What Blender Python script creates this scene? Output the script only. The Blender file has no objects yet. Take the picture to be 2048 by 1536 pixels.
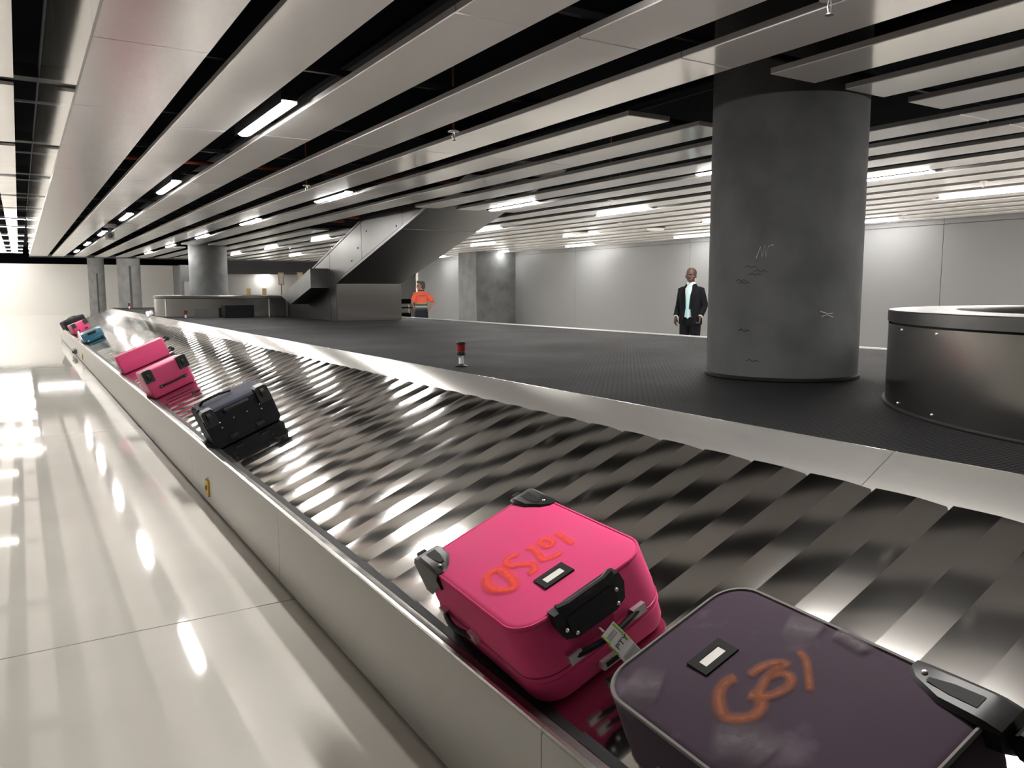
import bpy, bmesh, math, random
from mathutils import Vector, Matrix
random.seed(7)
R = math.radians
SC = bpy.context.scene
COL = SC.collection

# ------------------------------------------------------------------ camera
cam_d = bpy.data.cameras.new('camera'); cam = bpy.data.objects.new('camera', cam_d); COL.objects.link(cam)
cam_d.sensor_width = 36.0; cam_d.lens = 1590.0 / 2048.0 * 36.0; cam_d.clip_end = 300; cam_d.clip_start = 0.02
ROT = ((0.85143112, 0.06384715, -0.52056564), (-0.52445911, 0.09840257, -0.8457302), (-0.00277246, 0.99309641, 0.11726823))
cam.matrix_world = Matrix.Translation((0, 0, 1.5)) @ Matrix(ROT).to_4x4()
SC.camera = cam
# ------------------------------------------------------------------ world and exposure
W = bpy.data.worlds.new('world'); SC.world = W; W.use_nodes = True
W.node_tree.nodes['Background'].inputs[0].default_value = (0.8, 0.85, 1, 1)
W.node_tree.nodes['Background'].inputs[1].default_value = 0.01
SC.view_settings.view_transform = 'Standard'; SC.view_settings.look = 'None'
SC.view_settings.gamma = 1.0; SC.view_settings.use_curve_mapping = False
SC.view_settings.exposure = 1.0
TUBE_POWER = 100.0      # tubes of the baggage area
HALL_POWER = 18.0      # tubes of the bright hall on the left

# ------------------------------------------------------------------ materials
MATS = {}
def mat(name, color=(.5, .5, .5), rough=.5, metal=0.0, spec=.5, coat=0.0, emit=None, strength=0.0,
        noise=None, bump=None, aniso=0.0, rough_noise=None):
    m = bpy.data.materials.new(name); m.use_nodes = True; MATS[name] = m
    nt = m.node_tree; b = nt.nodes['Principled BSDF']
    def setv(k, v):
        if k in b.inputs: b.inputs[k].default_value = v
    setv('Base Color', (*color, 1)); setv('Roughness', rough); setv('Metallic', metal)
    setv('Specular IOR Level', spec); setv('Coat Weight', coat); setv('Coat Roughness', .05)
    if emit: setv('Emission Color', (*emit, 1)); setv('Emission Strength', strength)
    tc = nt.nodes.new('ShaderNodeTexCoord')
    def noise_node(scale, detail=4, stretch=(1, 1, 1)):
        mp = nt.nodes.new('ShaderNodeMapping'); mp.inputs['Scale'].default_value = stretch
        n = nt.nodes.new('ShaderNodeTexNoise'); n.inputs['Scale'].default_value = scale; n.inputs['Detail'].default_value = detail
        nt.links.new(tc.outputs['Object'], mp.inputs[0]); nt.links.new(mp.outputs[0], n.inputs['Vector']); return n
    if noise:      # (scale, other colour, low, high, stretch)
        n = noise_node(noise[0], 5, noise[4] if len(noise) > 4 else (1, 1, 1))
        r = nt.nodes.new('ShaderNodeMapRange'); r.inputs[1].default_value = noise[2]; r.inputs[2].default_value = noise[3]
        x = nt.nodes.new('ShaderNodeMix'); x.data_type = 'RGBA'
        x.inputs[6].default_value = (*color, 1); x.inputs[7].default_value = (*noise[1], 1)
        nt.links.new(n.outputs['Fac'], r.inputs[0]); nt.links.new(r.outputs[0], x.inputs[0]); nt.links.new(x.outputs[2], b.inputs['Base Color'])
    if rough_noise:  # (scale, lo, hi, stretch)
        n = noise_node(rough_noise[0], 4, rough_noise[3] if len(rough_noise) > 3 else (1, 1, 1))
        r = nt.nodes.new('ShaderNodeMapRange'); r.inputs[1].default_value = .3; r.inputs[2].default_value = .7
        r.inputs[3].default_value = rough_noise[1]; r.inputs[4].default_value = rough_noise[2]
        nt.links.new(n.outputs['Fac'], r.inputs[0]); nt.links.new(r.outputs[0], b.inputs['Roughness'])
    if bump:       # (scale, strength, distance, stretch)
        n = noise_node(bump[0], 3, bump[3] if len(bump) > 3 else (1, 1, 1))
        bp = nt.nodes.new('ShaderNodeBump'); bp.inputs['Strength'].default_value = bump[1]; bp.inputs['Distance'].default_value = bump[2]
        nt.links.new(n.outputs['Fac'], bp.inputs['Height']); nt.links.new(bp.outputs[0], b.inputs['Normal'])
    if aniso:
        setv('Anisotropic', aniso); t = nt.nodes.new('ShaderNodeTangent'); t.direction_type = 'RADIAL'; t.axis = 'Z'
        nt.links.new(t.outputs[0], b.inputs['Tangent'])
    return m
mat('floor', (.78, .75, .69), .08, spec=.55, coat=.2, noise=(1.3, (.72, .69, .63), .35, .7), rough_noise=(2.2, .035, .055))
mat('floor_joint', (.12, .12, .13), .7)
mat('plenum', (.006, .007, .009), .9, spec=.03)
mat('carrier', (.022, .022, .025), .6, spec=.15)
mat('panel', (.95, .93, .905), .14, metal=.25, rough_noise=(1.5, .11, .17))
mat('soffit', (.44, .42, .41), .24, metal=.9)
mat('panel_edge', (.42, .41, .40), .6, spec=.2)
mat('panel_gloss', (.80, .78, .75), .06, metal=.7, bump=(.7, .04, .02))
mat('white_wall', (.86, .84, .80), .6)
mat('grey_wall', (.138, .140, .140), .45)
mat('hall_wall', (.42, .41, .40), .6)
mat('grey_dark', (.30, .30, .31), .6)
mat('concrete', (.098, .101, .101), .75, noise=(3.0, (.064, .067, .067), .4, .66), bump=(14, .15, .01))
mat('concrete_pale', (.22, .22, .215), .8, noise=(2.5, (.17, .17, .168), .4, .65))
mat('slot_dark', (.06, .06, .06), .8)
mat('slat', (.60, .585, .56), .105, metal=1.0)
mat('steel', (.70, .68, .65), .26, metal=.85)
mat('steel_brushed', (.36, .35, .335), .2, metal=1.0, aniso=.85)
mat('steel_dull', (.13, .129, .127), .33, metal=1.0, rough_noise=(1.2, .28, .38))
mat('fascia', (.66, .64, .605), .38, spec=.3, metal=.1)
mat('underside', (.10, .10, .10), .4, metal=.6)
mat('rail', (.62, .60, .57), .25, metal=.9)
mat('rubber', (.010, .010, .011), .6, spec=.25)
mat('black_plastic', (.010, .010, .011), .4, spec=.35, noise=(30, (.022, .022, .022), .5, .8))
mat('black_matte', (.007, .007, .008), .6, spec=.2)
mat('chrome', (.85, .84, .82), .2, metal=.7)
mat('pink', (.68, .058, .185), .75, spec=.2, noise=(9, (.62, .07, .185), .45, .75), bump=(900, .25, .001))
mat('pink_hard', (.48, .038, .13), .45, spec=.35)
mat('purple', (.058, .038, .056), .8, spec=.2, noise=(5.5, (.15, .12, .15), .57, .78), bump=(700, .3, .001))
mat('piping_grey', (.17, .16, .15), .7)
mat('navy', (.022, .026, .042), .7, spec=.2, bump=(600, .2, .001))
mat('navy_dark', (.004, .0045, .007), .5, spec=.2)
mat('teal', (.018, .10, .15), .3, spec=.5)
mat('card', (.75, .73, .68), .5)
mat('paper', (.82, .82, .80), .55)
mat('tag_green', (.42, .75, .06), .5)
mat('print', (.05, .05, .06), .7)
mat('barcode', (.33, .32, .34), .7)
mat('yellow', (.78, .50, .03), .45)
mat('red_lens', (.20, .012, .015), .25, spec=.6)
mat('white_paint', (.75, .74, .72), .4)
mat('skin_dark', (.050, .024, .018), .55, spec=.3)
mat('skin_tan', (.19, .09, .055), .55, spec=.3)
mat('hair', (.008, .007, .007), .6)
mat('suit', (.0045, .005, .0065), .85, spec=.08)
mat('shirt_white', (.5, .51, .5), .7)
mat('eye_white', (.25, .22, .20), .4)
mat('tie', (.26, .42, .43), .6)
mat('trousers', (.008, .011, .016), .85, spec=.1)
mat('tan_sign', (.55, .42, .18), .5)
mat('copper', (.45, .12, .07), .5)
mat('glass_dark', (.02, .02, .025), .08, spec=.8)
mat('lamp_tube', (.9, .9, .9), .4, emit=(1.0, .965, .925), strength=TUBE_POWER)
mat('lamp_wall', (.9, .9, .9), .4, emit=(1.0, .97, .94), strength=TUBE_POWER * .7)
mat('lamp_hall', (.9, .9, .9), .4, emit=(1.0, .97, .925), strength=HALL_POWER)
mat('lamp_far', (.9, .9, .9), .4, emit=(1.0, .97, .925), strength=HALL_POWER * 4.2)

def rubber_deck():
    m = bpy.data.materials.new('rubber_deck'); m.use_nodes = True; MATS['rubber_deck'] = m
    nt = m.node_tree; b = nt.nodes['Principled BSDF']
    b.inputs['Base Color'].default_value = (.010, .010, .011, 1); b.inputs['Roughness'].default_value = .42; b.inputs['Specular IOR Level'].default_value = .14
    tc = nt.nodes.new('ShaderNodeTexCoord')
    br = nt.nodes.new('ShaderNodeTexBrick'); br.inputs['Scale'].default_value = 14; br.inputs['Mortar Size'].default_value = .05
    br.inputs['Mortar Smooth'].default_value = .9; br.inputs['Color1'].default_value = (1, 1, 1, 1); br.inputs['Color2'].default_value = (.9, .9, .9, 1)
    br.inputs['Mortar'].default_value = (0, 0, 0, 1); br.inputs['Brick Width'].default_value = .5; br.inputs['Row Height'].default_value = .3
    bp = nt.nodes.new('ShaderNodeBump'); bp.inputs['Strength'].default_value = 1.0; bp.inputs['Distance'].default_value = .012
    n = nt.nodes.new('ShaderNodeTexNoise'); n.inputs['Scale'].default_value = 1.2; n.inputs['Detail'].default_value = 5
    r = nt.nodes.new('ShaderNodeMapRange'); r.inputs[1].default_value = .3; r.inputs[2].default_value = .7; r.inputs[3].default_value = .68; r.inputs[4].default_value = .8
    nt.links.new(tc.outputs['Object'], br.inputs['Vector']); nt.links.new(br.outputs['Color'], bp.inputs['Height']); nt.links.new(bp.outputs[0], b.inputs['Normal'])
    nt.links.new(tc.outputs['Object'], n.inputs['Vector']); nt.links.new(n.outputs['Fac'], r.inputs[0]); nt.links.new(r.outputs[0], b.inputs['Roughness'])
rubber_deck()
def spray(name, color):
    m = bpy.data.materials.new(name); m.use_nodes = True; MATS[name] = m
    nt = m.node_tree; b = nt.nodes['Principled BSDF']
    b.inputs['Base Color'].default_value = (*color, 1); b.inputs['Roughness'].default_value = .8
    a = nt.nodes.new('ShaderNodeAttribute'); a.attribute_name = 'fade'
    tc = nt.nodes.new('ShaderNodeTexCoord'); n = nt.nodes.new('ShaderNodeTexNoise'); n.inputs['Scale'].default_value = 60; n.inputs['Detail'].default_value = 4
    mr = nt.nodes.new('ShaderNodeMapRange'); mr.inputs[1].default_value = .25; mr.inputs[2].default_value = .6; mr.inputs[3].default_value = .6; mr.inputs[4].default_value = .95
    mu = nt.nodes.new('ShaderNodeMath'); mu.operation = 'MULTIPLY'
    nt.links.new(tc.outputs['Object'], n.inputs['Vector']); nt.links.new(n.outputs['Fac'], mr.inputs[0])
    nt.links.new(a.outputs['Fac'], mu.inputs[0]); nt.links.new(mr.outputs[0], mu.inputs[1]); nt.links.new(mu.outputs[0], b.inputs['Alpha'])
spray('spray_red', (.95, .075, .02)); spray('spray_orange', (.30, .085, .028)); spray('spray_dust', (.13, .105, .12))
def banded_shirt():
    m = bpy.data.materials.new('shirt_banded'); m.use_nodes = True; MATS['shirt_banded'] = m
    nt = m.node_tree; b = nt.nodes['Principled BSDF']; b.inputs['Roughness'].default_value = .75
    tc = nt.nodes.new('ShaderNodeTexCoord'); s = nt.nodes.new('ShaderNodeSeparateXYZ')
    mr = nt.nodes.new('ShaderNodeMapRange'); mr.inputs[1].default_value = .9; mr.inputs[2].default_value = 1.5
    cr = nt.nodes.new('ShaderNodeValToRGB'); cr.color_ramp.interpolation = 'CONSTANT'
    stops = [(0, (.008, .009, .010)), (.20, (.02, .06, .035)), (.245, (.17, .16, .15)), (.32, (.008, .01, .012)), (.37, (.015, .05, .03)),
             (.40, (.14, .16, .10)), (.44, (.40, .045, .015)), (.965, (.012, .012, .012))]
    e = cr.color_ramp.elements
    e[0].position = 0; e[0].color = (*stops[0][1], 1); e[1].position = stops[1][0]; e[1].color = (*stops[1][1], 1)
    for p, c in stops[2:]:
        k = e.new(p); k.color = (*c, 1)
    nt.links.new(tc.outputs['Object'], s.inputs[0]); nt.links.new(s.outputs['Z'], mr.inputs[0]); nt.links.new(mr.outputs[0], cr.inputs[0]); nt.links.new(cr.outputs[0], b.inputs['Base Color'])
banded_shirt()

# ------------------------------------------------------------------ mesh helpers
class MB:
    def __init__(s): s.v = []; s.f = []
    def add(s, vs, fs):
        o = len(s.v); s.v += [tuple(p) for p in vs]; s.f += [tuple(i + o for i in f) for f in fs]; return s
    def box(s, x0, x1, y0, y1, z0, z1):
        return s.add([(x0, y0, z0), (x1, y0, z0), (x1, y1, z0), (x0, y1, z0), (x0, y0, z1), (x1, y0, z1), (x1, y1, z1), (x0, y1, z1)],
                     [(3, 2, 1, 0), (4, 5, 6, 7), (0, 1, 5, 4), (1, 2, 6, 5), (2, 3, 7, 6), (3, 0, 4, 7)])
    def loft(s, rings, caps=True, closed=True):
        n = len(rings[0]); vs = [p for r in rings for p in r]; fs = []
        for i in range(len(rings) - 1):
            for j in range(n if closed else n - 1):
                k = (j + 1) % n; fs.append((i * n + j, i * n + k, (i + 1) * n + k, (i + 1) * n + j))
        if caps and closed: fs.append(tuple(reversed(range(n)))); fs.append(tuple(range((len(rings) - 1) * n, len(rings) * n)))
        return s.add(vs, fs)
    def lathe(s, prof, n=32, c=(0, 0), caps=True):
        return s.loft([[(c[0] + r * math.cos(2 * math.pi * k / n), c[1] + r * math.sin(2 * math.pi * k / n), z) for k in range(n)] for r, z in prof], caps)
    def prism(s, poly, axis, a, b):       # polygon extruded along an axis; poly in the two other axes
        def p(q, t): return (t, q[0], q[1]) if axis == 'x' else ((q[0], t, q[1]) if axis == 'y' else (q[0], q[1], t))
        return s.loft([[p(q, a) for q in poly], [p(q, b) for q in poly]])
    def tube(s, pts, r, n=8, closed=False):
        pts = [Vector(p) for p in pts]; rs = r if isinstance(r, (list, tuple)) else [r] * len(pts); rings = []
        prev = None
        for i, p in enumerate(pts):
            a = pts[i - 1] if (i > 0 or closed) else p; b = pts[(i + 1) % len(pts)] if (i < len(pts) - 1 or closed) else p
            t = (b - a).normalized()
            if prev is None: u = t.orthogonal().normalized()
            else:
                u = (prev - t * prev.dot(t))
                u = u.normalized() if u.length > 1e-6 else t.orthogonal().normalized()
            prev = u; w = t.cross(u)
            rings.append([p + (u * math.cos(2 * math.pi * k / n) + w * math.sin(2 * math.pi * k / n)) * rs[i] for k in range(n)])
        if closed: rings.append(rings[0]); return s.loft(rings, caps=False)
        return s.loft(rings)
    def ball(s, c, rx, ry=None, rz=None, n=12, m=8):
        ry = ry or rx; rz = rz or rx
        rings = []
        for i in range(1, m):
            a = math.pi * i / m - math.pi / 2
            rings.append([(c[0] + rx * math.cos(a) * math.cos(2 * math.pi * k / n), c[1] + ry * math.cos(a) * math.sin(2 * math.pi * k / n), c[2] + rz * math.sin(a)) for k in range(n)])
        return s.loft(rings)
    def capsule(s, p0, r0, p1, r1, n=10):
        p0 = Vector(p0); p1 = Vector(p1); d = (p1 - p0).normalized()
        return s.tube([p0 - d * r0 * .9, p0 - d * r0 * .5, p0, p1, p1 + d * r1 * .5, p1 + d * r1 * .9], [r0 * .4, r0 * .86, r0, r1, r1 * .86, r1 * .4], n)
    def mesh(s, name, m=None, smooth=35):
        me = bpy.data.meshes.new(name); me.from_pydata(s.v, [], s.f)
        bm = bmesh.new(); bm.from_mesh(me); bmesh.ops.recalc_face_normals(bm, faces=bm.faces); bm.to_mesh(me); bm.free()
        if m: me.materials.append(MATS[m])
        if smooth:
            me.polygons.foreach_set('use_smooth', [True] * len(me.polygons)); me.set_sharp_from_angle(angle=R(smooth))
        return me
    def obj(s, name, m, parent=None, smooth=35, loc=None):
        return link(name, s.mesh(name, m, smooth), parent, loc)
def link(name, me, parent=None, loc=None):
    o = bpy.data.objects.new(name, me); COL.objects.link(o)
    if parent: o.parent = parent
    if loc: o.location = loc
    return o
def tag(o, label=None, cat=None, group=None, kind=None):
    if label: o['label'] = label
    if cat: o['category'] = cat
    if group: o['group'] = group
    if kind: o['kind'] = kind
    return o
def empty(name, loc=(0, 0, 0), label=None, cat=None, group=None, rz=0):
    o = bpy.data.objects.new(name, None); COL.objects.link(o); o.location = loc; o.rotation_euler = (0, 0, rz); o.empty_display_size = .1
    return tag(o, label, cat, group)
def struct(o, label): return tag(o, label, kind='structure')
def B(x0, x1, y0, y1, z0, z1): return MB().box(x0, x1, y0, y1, z0, z1)
def text_mesh(txt, size, m):
    cu = bpy.data.curves.new('lettering', 'FONT'); cu.body = txt; cu.size = size; cu.align_x = 'CENTER'; cu.align_y = 'CENTER'; cu.extrude = .0002
    t = bpy.data.objects.new('lettering', cu); COL.objects.link(t)
    dg = bpy.context.evaluated_depsgraph_get(); me = bpy.data.meshes.new_from_object(t.evaluated_get(dg))
    bpy.data.objects.remove(t); me.name = 'lettering'; me.materials.clear(); me.materials.append(MATS[m]); return me
ORD = ['first', 'second', 'third', 'fourth', 'fifth', 'sixth', 'seventh', 'eighth', 'ninth', 'tenth', 'eleventh', 'twelfth', 'thirteenth', 'fourteenth', 'fifteenth', 'sixteenth']

# ================================================================== THE SETTING
ZC = 2.62            # underside of the strip ceiling
ZU = 3.90            # underside of the upper ceiling
YE = 29.8            # where the strip ceiling ends
XW = 12.75           # right wall
XS = 0.351           # soffit face between strip ceiling and the hall

# floor: slabs with recessed joints
fl = struct(B(-10, 34, -8, 62, -.3, -.012).obj('floor', 'floor_joint', smooth=0), 'pale polished floor with thin joints and mirror-like reflections')
ys = [-8, -2.0, 3.75, 9.5, 15.2, 20.9, 26.6, 32.3, 38, 43.7, 49.4, 55.1, 62]; xs = [-10, -5, 9.0, 22, 34]
for i in range(len(ys) - 1):
    for j in range(len(xs) - 1):
        g = .005
        B(xs[j] + g, xs[j + 1] - g, ys[i] + g, ys[i + 1] - g, -.2, 0).obj('floor_slab', 'floor', fl, smooth=0)

# strip ceiling
ce = struct(B(XS + .02, 16, -8, YE, 3.5, 3.62).obj('ceiling', 'plenum', smooth=0), 'dark open ceiling void with long glossy pale panels hung below it')
LEFTS = [.963, 1.581, 2.205, 2.82, 3.43, 4.05, 4.65, 5.265, 5.87, 6.455, 7.065, 7.656, 8.185, 8.78, 9.37, 9.97, 10.56, 11.16, 11.75, 12.35]
SW = .355; TH = .032
joints = [-8, -6, -3, 0, 3, 6, 9, 12, 15, 18, 21, 24, 27, YE]
cache = {}
def panel_mesh(w, l):
    key = (round(w, 3), round(l, 3))
    if key not in cache:
        m = MB(); b = .004
        m.loft([[(b, b, -.0), (w - b, b, 0), (w - b, l - b, 0), (b, l - b, 0)], [(0, 0, b), (w, 0, b), (w, l, b), (0, l, b)], [(0, 0, TH), (w, 0, TH), (w, l, TH), (0, l, TH)]])
        me = m.mesh('ceiling_panel', 'panel', 0); me.materials.append(MATS['panel_edge'])
        for p in me.polygons:
            if abs(p.normal.z) < .3: p.material_index = 1
        cache[key] = me
    return cache[key]
def strip(x, y0, y1, w=SW):
    cuts = [y0] + [j for j in joints if y0 + .3 < j < y1 - .3] + [y1]
    for a, b in zip(cuts[:-1], cuts[1:]):
        link('ceiling_panel', panel_mesh(w, b - a - .006), ce, (x, a + .003, ZC))
HOLES = {4: [(2.98, 4.12)], 5: [(2.98, 4.12), (20.9, 22.5)], 6: [(2.98, 4.12), (10.06, 14.66)], 7: [(10.04, 14.3)], 8: [(10.04, 13.9)]}
HOLES[4].append((20.9, 22.4))
for i, x in enumerate(LEFTS):
    y = -8
    for h0, h1 in HOLES.get(i, []):
        strip(x, y, h0); y = h1
    strip(x, y, YE, min(SW, XW - x - .02))
# carrier rails above the panels
for k in range(24):
    B(XS + .05, XW, -.015, .015, ZC + .09, ZC + .12).obj('carrier_rail', 'carrier', ce, 0, (0, -6 + 1.5 * k, 0))
for i, x in enumerate((1.46, 2.05, 3.29, 4.52)):
    MB().tube([(x, -6, ZC + .42), (x, YE - .3, ZC + .42)], .05, 10).obj('service_pipe', 'carrier', ce)
for y in (8.9, 17.6): MB().tube([(XS + .1, y, ZC + .2), (5.2, y, ZC + .2)], .02, 8).obj('sprinkler_pipe', 'copper', ce)
# wide soffit along the hall: bottom panels and a glossy vertical face
so = struct(B(XS + .012, XS + .03, -8, YE, ZC + .02, ZU + .2).obj('trim_1', 'grey_dark', smooth=0), 'glossy metal soffit edge between the strip ceiling and the hall')
sy = [-8, -6.4, -4.9, -3.4, -1.9, -.4, 1.1, 2.6, 4.1, 5.6, 7.17, 8.5, 9.95, 11.5, 13, 14.5, 16, 17.5, 19, 20.5, 22, 23.5, 25, 26.5, 28, YE]
for a, b in zip(sy[:-1], sy[1:]):
    B(XS, .838, a + .003, b - .003, ZC, ZC + .04).obj('soffit_panel', 'soffit', so, 0)
    B(XS, XS + .012, a + .003, b - .003, ZC + .04, ZU).obj('soffit_face', 'panel_gloss', so, 0)
struct(B(XS, XW, YE, YE + .06, ZC - .03, ZC + .06).obj('trim_2', 'grey_wall', smooth=0), 'thin grey beam closing the far end of the strip ceiling')
struct(B(XS, 16, YE + .06, YE + .12, ZC + .06, 3.9).obj('trim_3', 'plenum', smooth=0), 'dark closure above the far end of the strip ceiling')
# upper ceiling of the hall
cu = struct(MB().box(-10, XS + .03, -8, YE, 4.3, 4.4).box(-10, 34, YE, 62, 4.3, 4.4).obj('ceiling', 'plenum', smooth=0), 'high dark ceiling over the bright hall with pale panels')
gaps = [11.1, 15.7, 19.9, 23.9, 27.5, 31.3, 35.1, 40.4, 44.8, 49.5, 53.6, 58.0]
gaps = [-6.4, -2.2, 2.0, 6.0] + gaps
for k in range(16):
    x = -.235 - .6 * k
    for a, b in zip(gaps[:-1], gaps[1:]):
        B(0, .335, a + .2, b - .2, ZU, ZU + .04).obj('ceiling_panel', 'panel', cu, 0, (x, 0, 0))
for g in gaps:
    B(-10, XS, g - .12, g + .12, ZU + .05, ZU + .2).obj('cross_beam', 'carrier', cu, 0)
    B(-10, XS, g + 1.6, g + 1.63, ZU + .1, ZU + .13).obj('carrier_rail', 'grey_dark', cu, 0)
# walls
wr = struct(B(XW + .02, XW + .2, -8, 27.4, 0, 3.6).obj('wall_right', 'slot_dark', smooth=0), 'grey panelled wall washed by ceiling tubes behind the carousel')
wy = [-8, -4, 1.7, 7.43, 13.15, 17.47, 23.2, 27.4]
for a, b in zip(wy[:-1], wy[1:]):
    B(XW, XW + .03, a + .004, b - .004, 0, 2.53).obj('wall_panel', 'grey_wall', wr, 0)
    B(XW, XW + .03, a + .004, b - .004, 2.54, 3.4).obj('wall_panel', 'grey_wall', wr, 0)
wf = struct(B(-10, 10.9, 59.5, 59.7, 0, 3.25).obj('wall_far', 'white_wall', smooth=0), 'bright white hoarding wall at the far end of the hall')
struct(B(-10, 34, 61.8, 62, 0, 4.3).obj('wall_back', 'plenum', smooth=0), 'dark back wall above the white hoarding')
struct(B(-10.2, -10, -8, 62, 0, 4.3).obj('wall_left', 'hall_wall', smooth=0), 'pale wall closing the hall on the left')
struct(B(-10, 16, -8.2, -8, 0, 4.3).obj('wall_near', 'hall_wall', smooth=0), 'pale wall behind the viewer')
struct(B(33.8, 34, 27, 62, 0, 4.3).obj('wall_end', 'white_wall', smooth=0), 'pale wall far right beyond the opening')
struct(B(XW, 34, 27.4, 27.6, 0, 4.3).obj('wall_return', 'white_wall', smooth=0), 'white wall return at the opening')
w2 = struct(B(9.3, 33, 45, 45.2, 0, 2.4).obj('wall_inner', 'white_wall', smooth=0), 'white inner wall lit by a lamp behind the chute')
struct(B(8.9, 33, 44.4, 45.2, 2.4, 3.6).obj('trim_4', 'grey_wall', smooth=0), 'grey bulkhead over the white inner wall')
struct(B(8.4, 9.3, 44.0, 46, 0, 3.6).obj('wall_stub', 'concrete_pale', smooth=0), 'plain concrete wall stub beside the white inner wall')
dr = struct(B(8.6, 9.5, 53, 56, 0, 3.1).obj('door_1', 'grey_wall', smooth=0), 'grey service door unit beside the white hoarding')
B(8.75, 9.35, 52.96, 53, 0, 2.1).obj('door_leaf', 'grey_dark', dr, 0); B(8.66, 9.44, 52.93, 52.96, 2.1, 2.2).obj('door_frame', 'grey_wall', dr, 0)
# pilaster on the right wall
struct(B(11.4, XW + .02, 20.5, 21.6, 0, 3.5).obj('wall_pilaster', 'concrete', smooth=0), 'dark bare concrete pilaster standing out from the right wall')

# concrete columns
def column(y, z0, label, m, x=4.176, r=.465, slot=False):
    c = empty('concrete_column', (x, y, z0), label, 'column', 'round concrete columns')
    MB().lathe([(r, 0), (r, 3.5 - z0 if y < YE else 4.3 - z0)], 64).obj('shaft', m, c)
    MB().lathe([(r + .006, 0), (r + .012, .004), (r + .012, .018), (r + .001, .024)], 64, caps=False).obj('base_seal', 'rubber', c)
    if slot: B(-.045, .045, -r - .012, -r + .03, .05, 2.6).obj('slot_cover', 'slot_dark', c, 0)
    return c
c1 = column(3.464, .951, 'big dark concrete column standing on the black deck, marked with chalk scribbles', 'concrete')
column(21.65, .0, 'dark concrete column behind the curved steel guard near the chute', 'concrete')
column(39.0, 0, 'grey concrete column in the far hall, right of the farthest one', 'concrete_pale', slot=True)
column(56.3, 0, 'farthest grey concrete column, against the white hoarding', 'concrete_pale', slot=True)
def on_col(ang, z, r=.467): return (r * math.cos(ang), r * math.sin(ang), z)
fa = math.atan2(-3.464, -4.176)
def scribble(pts, w, m):
    MB().tube([on_col(fa + a / .465, z) for a, z in pts], w, 5).obj('scribble', m, c1)
scribble([(-.16, .73), (-.135, .80), (-.125, .74), (-.11, .81), (-.10, .74), (-.09, .80), (-.06, .81)], .0016, 'white_paint')
for k, (a, z) in enumerate(((-.23, .68), (-.17, .655), (-.20, .635), (-.29, .60), (-.27, .585), (-.26, .30), (-.2, .12))):
    scribble([(a, z), (a + .02, z + .012), (a + .04, z - .004), (a + .055, z + .008), (a + .075, z)], .0012, 'rubber')
scribble([(.22, .42), (.27, .405), (.30, .41)], .0018, 'white_paint'); scribble([(.23, .39), (.26, .40), (.31, .385)], .0015, 'white_paint')
B(-.55, -.38, .02, .10, 1.87, 1.94).obj('bracket', 'black_matte', c1, 0)

# ================================================================== THE CAROUSEL
X0 = 1.05; RC = 2.0; Y0 = -2.6; YS = 29.0; XF = 8.13
ANG = R(22.55); CA, SA = math.cos(ANG), math.sin(ANG)
car = empty('baggage_carousel', (4.59, 14, 0), 'long stainless steel baggage carousel with sloping overlapping slats and black deck', 'carousel')
car_off = Vector((-4.59, -14, 0))
def cpart(mb, name, m, smooth=35): return mb.obj(name, m, car, smooth, car_off)
CX, CY = X0 + RC, YS
def pos(d, s):       # offset d inside the outer line, s along the path (near straight, corner, end)
    if s <= YS: return (X0 + d, s)
    q = (s - YS) / RC
    if q <= math.pi / 2: return (CX - (RC - d) * math.cos(q), CY + (RC - d) * math.sin(q))
    s2 = s - YS - RC * math.pi / 2; xe = XF - RC
    if CX + s2 <= xe: return (CX + s2, CY + RC - d)
    q = (s2 - (xe - CX)) / RC
    return (xe + (RC - d) * math.sin(q), CY + (RC - d) * math.cos(q))
SEND = YS + RC * math.pi + (XF - RC - X0 - RC)
# fascia panels, top rails, inner rim panels
def ribbon_part(name, m, prof, s0, s1, n):
    rings = []
    for k in range(n + 1):
        s = s0 + (s1 - s0) * k / n
        rings.append([(*pos(d, s), z) for d, z in prof])
    cpart(MB().loft(rings), name, m)
FP = [(0, .012), (0, .385), (.006, .398), (.02, .4), (.02, .012)]
RP = [(.0, .399), (.004, .404), (.014, .406), (.018, .402), (.054, .392), (.056, .386), (.056, .34), (.02, .34)]
IP = [(1.225, .842), (1.43, .955), (1.44, .955), (1.44, .9), (1.26, .80)]
seg = 2.42; s = Y0 - (3.99 - Y0) % seg
s = 3.99 - seg * 3
while s < SEND:
    e = min(s + seg, SEND); n = 1 if e <= YS else 10
    ribbon_part('fascia_panel', 'fascia', FP, s + .002, e - .002, n)
    ribbon_part('top_rail', 'rail', RP, s + .001, e - .001, n)
    ribbon_part('rim_panel', 'steel', IP, s + .0015, e - .0015, n)
    s = e
ribbon_part('kick_strip', 'slot_dark', [(.012, 0), (.012, .02), (.03, .02), (.03, 0)], 3.99 - seg * 3, SEND, 90)
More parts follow.
